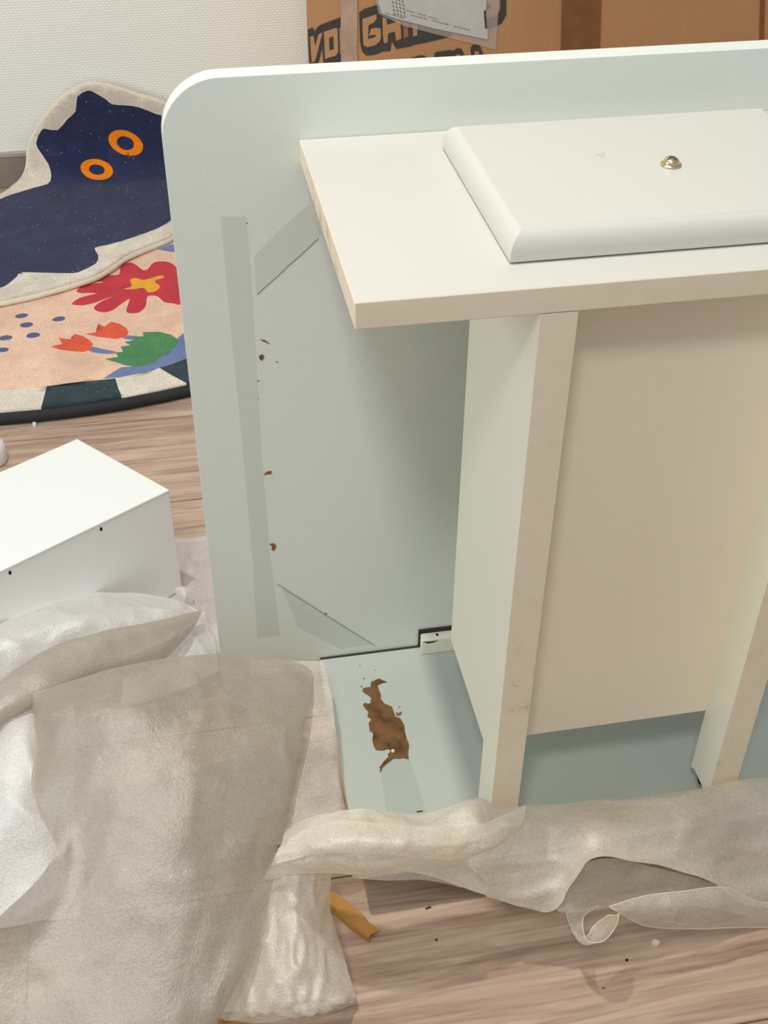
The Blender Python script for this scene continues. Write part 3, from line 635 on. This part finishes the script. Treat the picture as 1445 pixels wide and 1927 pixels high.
# ---------------------------------------------------------------- foam wrapping film
def pt(c):
    """(px, py, h) at height h above the floor, or (px, py, y, 'y') at depth y"""
    return aty(c[0], c[1], c[2]) if len(c) == 4 else ath(c[0], c[1], c[2])
def sheet(name, rows, mat, parent, sub=10, amp=0.004, freq=7.0, fine=0.0012, seed=0, hem=0, warp=(1, 1, 1)):
    G = [[pt(c) for c in r] for r in rows]
    R1 = [spl(r, sub) for r in G]
    cols = list(zip(*R1)); cols = [spl(list(c), sub) for c in cols]
    nu = len(cols); nv = len(cols[0])
    P = [[cols[i][j] for i in range(nu)] for j in range(nv)]
    Q = []
    for j in range(nv):
        row = []
        for i in range(nu):
            a = P[j][min(i + 1, nu - 1)] - P[j][max(i - 1, 0)]; b = P[min(j + 1, nv - 1)][i] - P[max(j - 1, 0)][i]
            n = a.cross(b)
            n = n.normalized() if n.length > 1e-12 else Vector((0, 0, 1))
            if n.z < 0: n = -n
            p = P[j][i]; e = min(i, nu - 1 - i, j, nv - 1 - j); k = 0.25 + 0.75 * min(1, e / 5)
            q = Vector((p.x * warp[0], p.y * warp[1], p.z * warp[2])) * freq + Vector((seed * 3.1, seed, 0))
            nz = noise.noise(q); rid = 1 - abs(noise.noise(q * 2.1 + Vector((5, 2, 1)))) * 2
            d = amp * k * (nz * 0.8 + 0.45 * max(0, rid) ** 3 - 0.1) + fine * k * noise.noise(q * 7)
            p2 = p + n * d + Vector((noise.noise(q * 3 + Vector((9, 0, 0))), noise.noise(q * 3 + Vector((0, 9, 0))), 0)) * 0.0025
            if p2.z < FZ + 0.003: p2.z = FZ + 0.003
            row.append(p2)
        Q.append(row)
    vs = [v for r in Q for v in r]
    fs = [(j * nu + i, j * nu + i + 1, (j + 1) * nu + i + 1, (j + 1) * nu + i) for j in range(nv - 1) for i in range(nu - 1)]
    if hem:
        loop = [Q[0][i] for i in range(nu)] + [Q[j][-1] for j in range(1, nv)] + [Q[-1][i] for i in range(nu - 2, -1, -1)] + [Q[j][0] for j in range(nv - 2, 0, -1)]
        l2 = [loop[0]]
        for p in loop[1:]:
            if (p - l2[-1]).length > 0.0015: l2.append(p)
        tv, tf = tube(l2, hem, 5, True); b = len(vs); vs += tv; nf = len(fs); fs += [tuple(b + i for i in f_) for f_ in tf]
    else: nf = len(fs)
    return mk(name, vs, fs, [mat, F_HEM], parent, smooth=True, fm=[0] * nf + [1] * (len(fs) - nf))
Y = 'y'
# 1. thin film on the floor behind the tabletop's left edge
s1 = sheet('foam_film', [[(240, 1010, .006), (330, 1013, .008), (385, 1010, .010), (470, 1008, .006)],
                         [(240, 1090, .010), (340, 1080, .02), (395, 1080, .014), (490, 1080, .006)],
                         [(240, 1170, .010), (350, 1160, .018), (410, 1160, .012), (500, 1160, .006)],
                         [(240, 1262, .006), (350, 1262, .008), (425, 1262, .006), (500, 1250, .006)]], F_PINK, None, amp=0.012, freq=9, seed=1)
tag(s1, 'flat piece of pinkish foam film on the floor between drawer and desk', 'foam sheet')
# 2. bright film bunched against the drawer
g2 = empty('foam_wrap', ath(150, 1230, 0), 'bright white foam wrap bunched along the bottom of the upturned drawer', 'foam sheet')
sheet('film', [[(-60, 1212, .125), (0, 1176, .115), (90, 1131, .10), (190, 1116, .085), (300, 1120, .07), (376, 1149, .055)],
               [(-60, 1250, .125), (0, 1215, .13), (90, 1170, .125), (190, 1150, .11), (300, 1142, .08), (377, 1150, .055)],
               [(-60, 1300, .10), (0, 1268, .11), (90, 1222, .11), (190, 1192, .10), (300, 1168, .08), (378, 1152, .055)],
               [(-60, 1390, .06), (0, 1350, .07), (90, 1300, .07), (190, 1270, .06), (300, 1230, .05), (379, 1180, .035)]], F_WHITE, g2, amp=0.009, freq=10, seed=2)
sheet('film', [[(-60, 1345, .13), (0, 1283, .15), (90, 1222, .145), (190, 1190, .13), (300, 1166, .105), (377, 1148, .075)],
               [(-60, 1350, .16), (0, 1300, .175), (90, 1245, .17), (190, 1205, .155), (300, 1182, .12), (377, 1154, .078)],
               [(-60, 1400, .16), (0, 1345, .17), (90, 1300, .165), (190, 1250, .15), (300, 1218, .12), (372, 1166, .075)],
               [(-60, 1450, .12), (0, 1400, .13), (90, 1340, .13), (190, 1290, .12), (300, 1250, .10), (364, 1182, .065)]], F_MAIN, g2, amp=0.006, freq=9, seed=3)
sheet('film', [[(230, 1215, .06), (300, 1190, .06), (360, 1165, .055), (382, 1152, .05), (386, 1160, .05)],
               [(230, 1240, .07), (300, 1225, .07), (360, 1200, .06), (392, 1190, .045), (398, 1195, .04)],
               [(230, 1275, .07), (300, 1262, .07), (360, 1245, .06), (400, 1222, .045), (408, 1226, .04)],
               [(230, 1330, .05), (300, 1310, .05), (360, 1290, .04), (400, 1270, .03), (410, 1262, .03)]], F_WHITE, g2, amp=0.006, freq=9, seed=4)
# small curled flap by the drawer's corner
sheet('film', [[(330, 1108, .035), (345, 1105, .04), (358, 1112, .035), (365, 1125, .03)],
               [(332, 1120, .03), (345, 1118, .045), (356, 1122, .04), (364, 1132, .028)],
               [(332, 1140, .02), (345, 1140, .03), (355, 1142, .025), (362, 1143, .02)]], F_WHITE, g2, amp=0.001, sub=6, seed=5)
# 3. big crumpled sheet front left
g3 = empty('foam_wrap', ath(300, 1600, 0), 'biggest crumpled sheet of foam wrap heaped in the front left', 'foam sheet')
sheet('film', [[(-80, 1320, .13), (-20, 1305, .15), (40, 1290, .155), (80, 1285, .15), (140, 1290, .13)],
               [(-80, 1420, .13), (-20, 1410, .14), (30, 1400, .15), (75, 1400, .14), (140, 1400, .12)],
               [(-80, 1540, .11), (-20, 1530, .12), (30, 1520, .13), (80, 1520, .12), (140, 1520, .10)],
               [(-80, 1640, .08), (-20, 1640, .09), (40, 1630, .09), (90, 1620, .09), (150, 1620, .08)],
               [(-80, 1760, .06), (-20, 1750, .06), (40, 1740, .06), (90, 1730, .06), (150, 1730, .05)]], F_WHITE, g3, amp=0.010, freq=7, seed=6)
big = [[(58, 1306, .172), (130, 1282, .185), (230, 1255, .195), (330, 1236, .185), (420, 1228, .172), (500, 1236, .16), (560, 1245, .152), (588, 1262, .148)],
       [(64, 1345, .158), (130, 1335, .20), (230, 1325, .218), (330, 1315, .205), (420, 1312, .188), (500, 1318, .17), (550, 1318, .158), (582, 1312, .148)],
       [(66, 1410, .150), (130, 1410, .182), (230, 1400, .20), (330, 1395, .195), (420, 1395, .18), (500, 1398, .162), (545, 1395, .15), (570, 1390, .14)],
       [(62, 1490, .150), (130, 1480, .168), (230, 1480, .182), (330, 1480, .178), (420, 1475, .165), (480, 1475, .15), (525, 1475, .138), (551, 1470, .128)],
       [(108, 1568, .150), (150, 1565, .150), (230, 1570, .16), (330, 1570, .16), (400, 1565, .148), (460, 1560, .138), (500, 1560, .124), (530, 1556, .112)],
       [(84, 1640, .152), (140, 1650, .135), (230, 1660, .142), (320, 1660, .14), (400, 1655, .13), (450, 1650, .12), (485, 1645, .108), (511, 1640, .098)],
       [(2, 1720, .150), (90, 1745, .118), (200, 1755, .12), (300, 1755, .12), (380, 1750, .112), (430, 1742, .102), (465, 1738, .094), (491, 1730, .086)],
       [(-80, 1800, .13), (50, 1840, .10), (170, 1850, .10), (270, 1850, .10), (350, 1845, .095), (400, 1838, .088), (435, 1832, .082), (460, 1826, .074)],
       [(-100, 1930, .09), (20, 1950, .08), (140, 1960, .08), (240, 1960, .08), (310, 1955, .075), (350, 1950, .07), (378, 1945, .066), (402, 1938, .060)],
       [(-120, 2080, .04), (0, 2080, .045), (110, 2080, .045), (200, 2080, .04), (260, 2080, .04), (300, 2070, .04), (330, 2060, .036), (345, 2050, .030)]]
sheet('film', big, F_MAIN, g3, sub=10, amp=0.0060, freq=6.0, fine=0.0016, seed=7, hem=0)
# single translucent layer sticking out under the big sheet
sheet('film', [[(470, 1240, .132), (540, 1243, .138), (590, 1245, .142), (607, 1246, .142), (613, 1256, .140)],
               [(470, 1310, .125), (540, 1310, .130), (590, 1308, .134), (612, 1305, .134), (624, 1318, .132)],
               [(450, 1400, .110), (540, 1400, .115), (590, 1398, .118), (622, 1396, .120), (634, 1404, .118)],
               [(430, 1490, .095), (530, 1490, .102), (590, 1488, .108), (632, 1485, .110), (645, 1490, .108)],
               [(420, 1590, .08), (500, 1590, .085), (560, 1585, .09), (625, 1570, .10), (655, 1560, .10)]], F_THIN, g3, amp=0.003, freq=8, seed=8)
# 4. strand hanging down to the floor + long twisted roll along the desk front
g4 = empty('foam_wrap', ath(900, 1690, 0), 'long twisted run of foam wrap along the bottom front of the desk', 'foam sheet')
sheet('film', [[(512, 1612, .10), (532, 1590, .125), (562, 1575, .135), (600, 1580, .13), (628, 1610, .11)],
               [(494, 1648, .07), (518, 1645, .10), (560, 1640, .11), (600, 1640, .10), (625, 1645, .075)],
               [(455, 1720, .05), (500, 1720, .075), (550, 1720, .085), (595, 1715, .075), (622, 1705, .05)],
               [(440, 1790, .035), (490, 1790, .06), (550, 1790, .07), (600, 1785, .06), (640, 1775, .035)],
               [(425, 1850, .03), (480, 1855, .05), (550, 1850, .06), (610, 1850, .05), (655, 1835, .03)],
               [(412, 1900, .02), (470, 1905, .035), (550, 1900, .045), (620, 1890, .04), (668, 1872, .022)],
               [(405, 1914, .008), (470, 1925, .012), (550, 1918, .014), (610, 1902, .014), (664, 1886, .012)]], F_ROLL, g4, amp=0.010, freq=13, fine=0.002, seed=9, warp=(1.5, .6, 1))
sheet('film', [[(415, 1896, .012), (480, 1900, .014), (560, 1898, .014), (620, 1880, .012), (662, 1870, .012)],
               [(413, 1908, .009), (480, 1918, .010), (560, 1912, .010), (620, 1896, .010), (668, 1880, .010)],
               [(412, 1917, .006), (500, 1927, .006), (570, 1919, .006), (625, 1904, .006), (668, 1888, .006)]], F_THIN, g4, amp=0.001, sub=6, seed=10)
RX = [540, 572, 622, 680, 730, 790, 850, 905, 938, 985, 1040, 1110, 1200, 1310, 1400, 1530]
RT = [1562, 1542, 1527, 1519, 1526, 1530, 1516, 1500, 1522, 1520, 1516, 1508, 1500, 1486, 1470, 1452]
RBt = [1660, 1646, 1642, 1648, 1636, 1645, 1664, 1682, 1692, 1707, 1712, 1618, 1626, 1652, 1704, 1704]
RBx = [496, 556, 625, 680, 735, 790, 845, 900, 935, 985, 1045, 1112, 1215, 1325, 1410, 1540]
rows = []
for k, (fr, yd, yr) in enumerate(((0, .694, .694), (.18, .672, .668), (.45, .650, .645), (.72, .648, .628), (1.0, .655, .612))):
    r = []
    for i in range(len(RX)):
        x = RX[i] + (RBx[i] - RX[i]) * fr; y = RT[i] + (RBt[i] - RT[i]) * fr
        bl = max(0.0, min(1.0, (RX[i] - 860) / 160)); yy_ = yd + (yr - yd) * bl
        if i < 3: yy_ = yd + 0.012 * (3 - i)
        r.append((x, y, yy_, Y))
    rows.append(r)
sheet('film', rows, F_ROLL, g4, sub=8, amp=0.011, freq=9, fine=0.0016, seed=11, hem=0, warp=(.7, 1.2, 1.6))
# an upper overlapping fold of the twist, left part
sheet('film', [[(545, 1576, .680, Y), (620, 1545, .668, Y), (700, 1548, .655, Y), (800, 1556, .65, Y), (900, 1550, .655, Y), (992, 1514, .672, Y)],
               [(530, 1600, .672, Y), (620, 1580, .645, Y), (700, 1580, .635, Y), (800, 1588, .63, Y), (900, 1585, .636, Y), (985, 1545, .66, Y)],
               [(520, 1626, .668, Y), (620, 1604, .64, Y), (700, 1606, .63, Y), (800, 1614, .628, Y), (880, 1612, .636, Y), (960, 1575, .655, Y)]], F_ROLL, g4, amp=0.007, freq=12, seed=12)
# low translucent tail under it
sheet('film', [[(660, 1630, .664, Y), (740, 1625, .66, Y), (800, 1640, .66, Y), (870, 1665, .662, Y)],
               [(665, 1650, .664, Y), (730, 1655, .66, Y), (800, 1658, .66, Y), (870, 1672, .662, Y)]], F_THIN, g4, amp=0.001, sub=8, seed=13)
# right end: back layer, ribbon and curled loop
sheet('film', [[(1040, 1700, 0.631, Y), (1112, 1619, 0.636, Y), (1215, 1629, 0.636, Y), (1345, 1664, 0.632, Y), (1420, 1712, 0.626, Y)],
               [(1050, 1712, 0.626, Y), (1110, 1668, 0.630, Y), (1205, 1665, 0.630, Y), (1340, 1685, 0.626, Y), (1420, 1718, 0.622, Y)],
               [(1064, 1716, 0.619, Y), (1105, 1715, 0.619, Y), (1190, 1706, 0.619, Y), (1330, 1708, 0.616, Y), (1420, 1728, 0.614, Y)]], F_THIN, g4, amp=0.002, seed=14)
sheet('film', [[(1144, 1703, 0.604, Y), (1200, 1689, 0.604, Y), (1280, 1678, 0.604, Y), (1362, 1670, 0.604, Y), (1440, 1700, 0.604, Y), (1540, 1690, 0.604, Y)],
               [(1150, 1708, 0.598, Y), (1210, 1715, 0.592, Y), (1290, 1715, 0.590, Y), (1370, 1705, 0.592, Y), (1445, 1720, 0.594, Y), (1540, 1718, 0.594, Y)],
               [(1160, 1714, 0.596, Y), (1212, 1741, 0.590, Y), (1290, 1748, 0.588, Y), (1370, 1746, 0.588, Y), (1445, 1745, 0.590, Y), (1540, 1742, 0.594, Y)]], F_THIN, g4, amp=0.003, seed=15, hem=0.0004)
sheet('film', [[(1066, 1712, 0.616, Y), (1074, 1745, 0.610, Y), (1096, 1762, 0.594, Y), (1108, 1760, 0.586, Y), (1120, 1742, 0.590, Y), (1148, 1722, 0.600, Y)],
               [(1085, 1716, 0.624, Y), (1078, 1750, 0.604, Y), (1094, 1774, 0.586, Y), (1118, 1776, 0.576, Y), (1142, 1750, 0.580, Y), (1162, 1722, 0.594, Y)],
               [(1130, 1706, 0.619, Y), (1100, 1728, 0.604, Y), (1105, 1768, 0.582, Y), (1132, 1772, 0.570, Y), (1158, 1745, 0.576, Y), (1168, 1718, 0.594, Y)]], F_THIN, g4, amp=0.001, seed=16, hem=0.0004)

# ---------------------------------------------------------------- bits on the floor
def flat(name, L, h, th, mat, label, cat):
    o = prism(name, [ath(x, y, h) for x, y in L], (0, 0, th), mat, None); return tag(o, label, cat)
st = empty('cardboard_strip', ath(668, 1722, 0), 'small folded strip of brown cardboard poking out from under the foam', 'cardboard')
prism('upper_flap', [ath(x, y, 0.0015 + 0.008) for x, y in ((600, 1660), (624, 1675), (655, 1697), (684, 1722), (695, 1737), (713, 1750), (711, 1752), (698, 1757), (695, 1764), (660, 1738), (628, 1708), (596, 1680))], (0, 0, -0.0022), M_STRIP, st)
prism('side_flap', [ath(x, y, 0.009) for x, y in ((596, 1680), (628, 1708), (660, 1738), (695, 1764), (693.5, 1765), (658, 1740), (626, 1710), (594, 1682))], (0, 0, -0.0082), M_STRIP, st)
cb2 = flat('cardboard_piece', ((400, 1917), (440, 1921), (480, 1925), (478, 1960), (395, 1960)), 0.001, 0.003, M_STRIP, 'brown cardboard corner at the bottom edge under the hanging foam', 'cardboard')
flat('foam_crumb', ell(1233, 1776.5, 7.6, 5, 20, 12), 0.0002, 0.004, M_WHITE, 'tiny white foam crumb on the floor under the foam ribbon', 'crumb')
flat('dirt_speck', ell(1179, 1807, 2.6, 2.3, 0, 8), 0.0001, 0.001, M_DARK, 'tiny black speck on the floor below the foam loop', 'speck')
flat('dirt_speck', ell(821, 1769, 2.2, 2.0, 0, 8), 0.0001, 0.001, M_DARK, 'tiny black speck on the floor right of the cardboard strip', 'speck')
flat('dirt_speck', ((800, 1710), (806, 1707), (811, 1706), (811, 1709), (806, 1710), (803, 1712)), 0.0001, 0.001, M_GAP, 'small dark sliver on the floor below the foam roll', 'speck')
flat('dirt_speck', ell(1135, 1860, 2.6, 1.4, 0, 8), 0.0001, 0.001, M_CHIP, 'tiny brown speck near the bottom of the floor', 'speck')
flat('lint', ell(65, 800, 3.4, 4.0, 0, 10), 0.0002, 0.004, M_PLASTIC, 'tiny pale lint ball beside the black edge of the flower rug', 'crumb')
print('tris', sum(len(o.data.polygons) * 2 for o in bpy.data.objects if o.type == 'MESH'), 'objects', len(bpy.data.objects))
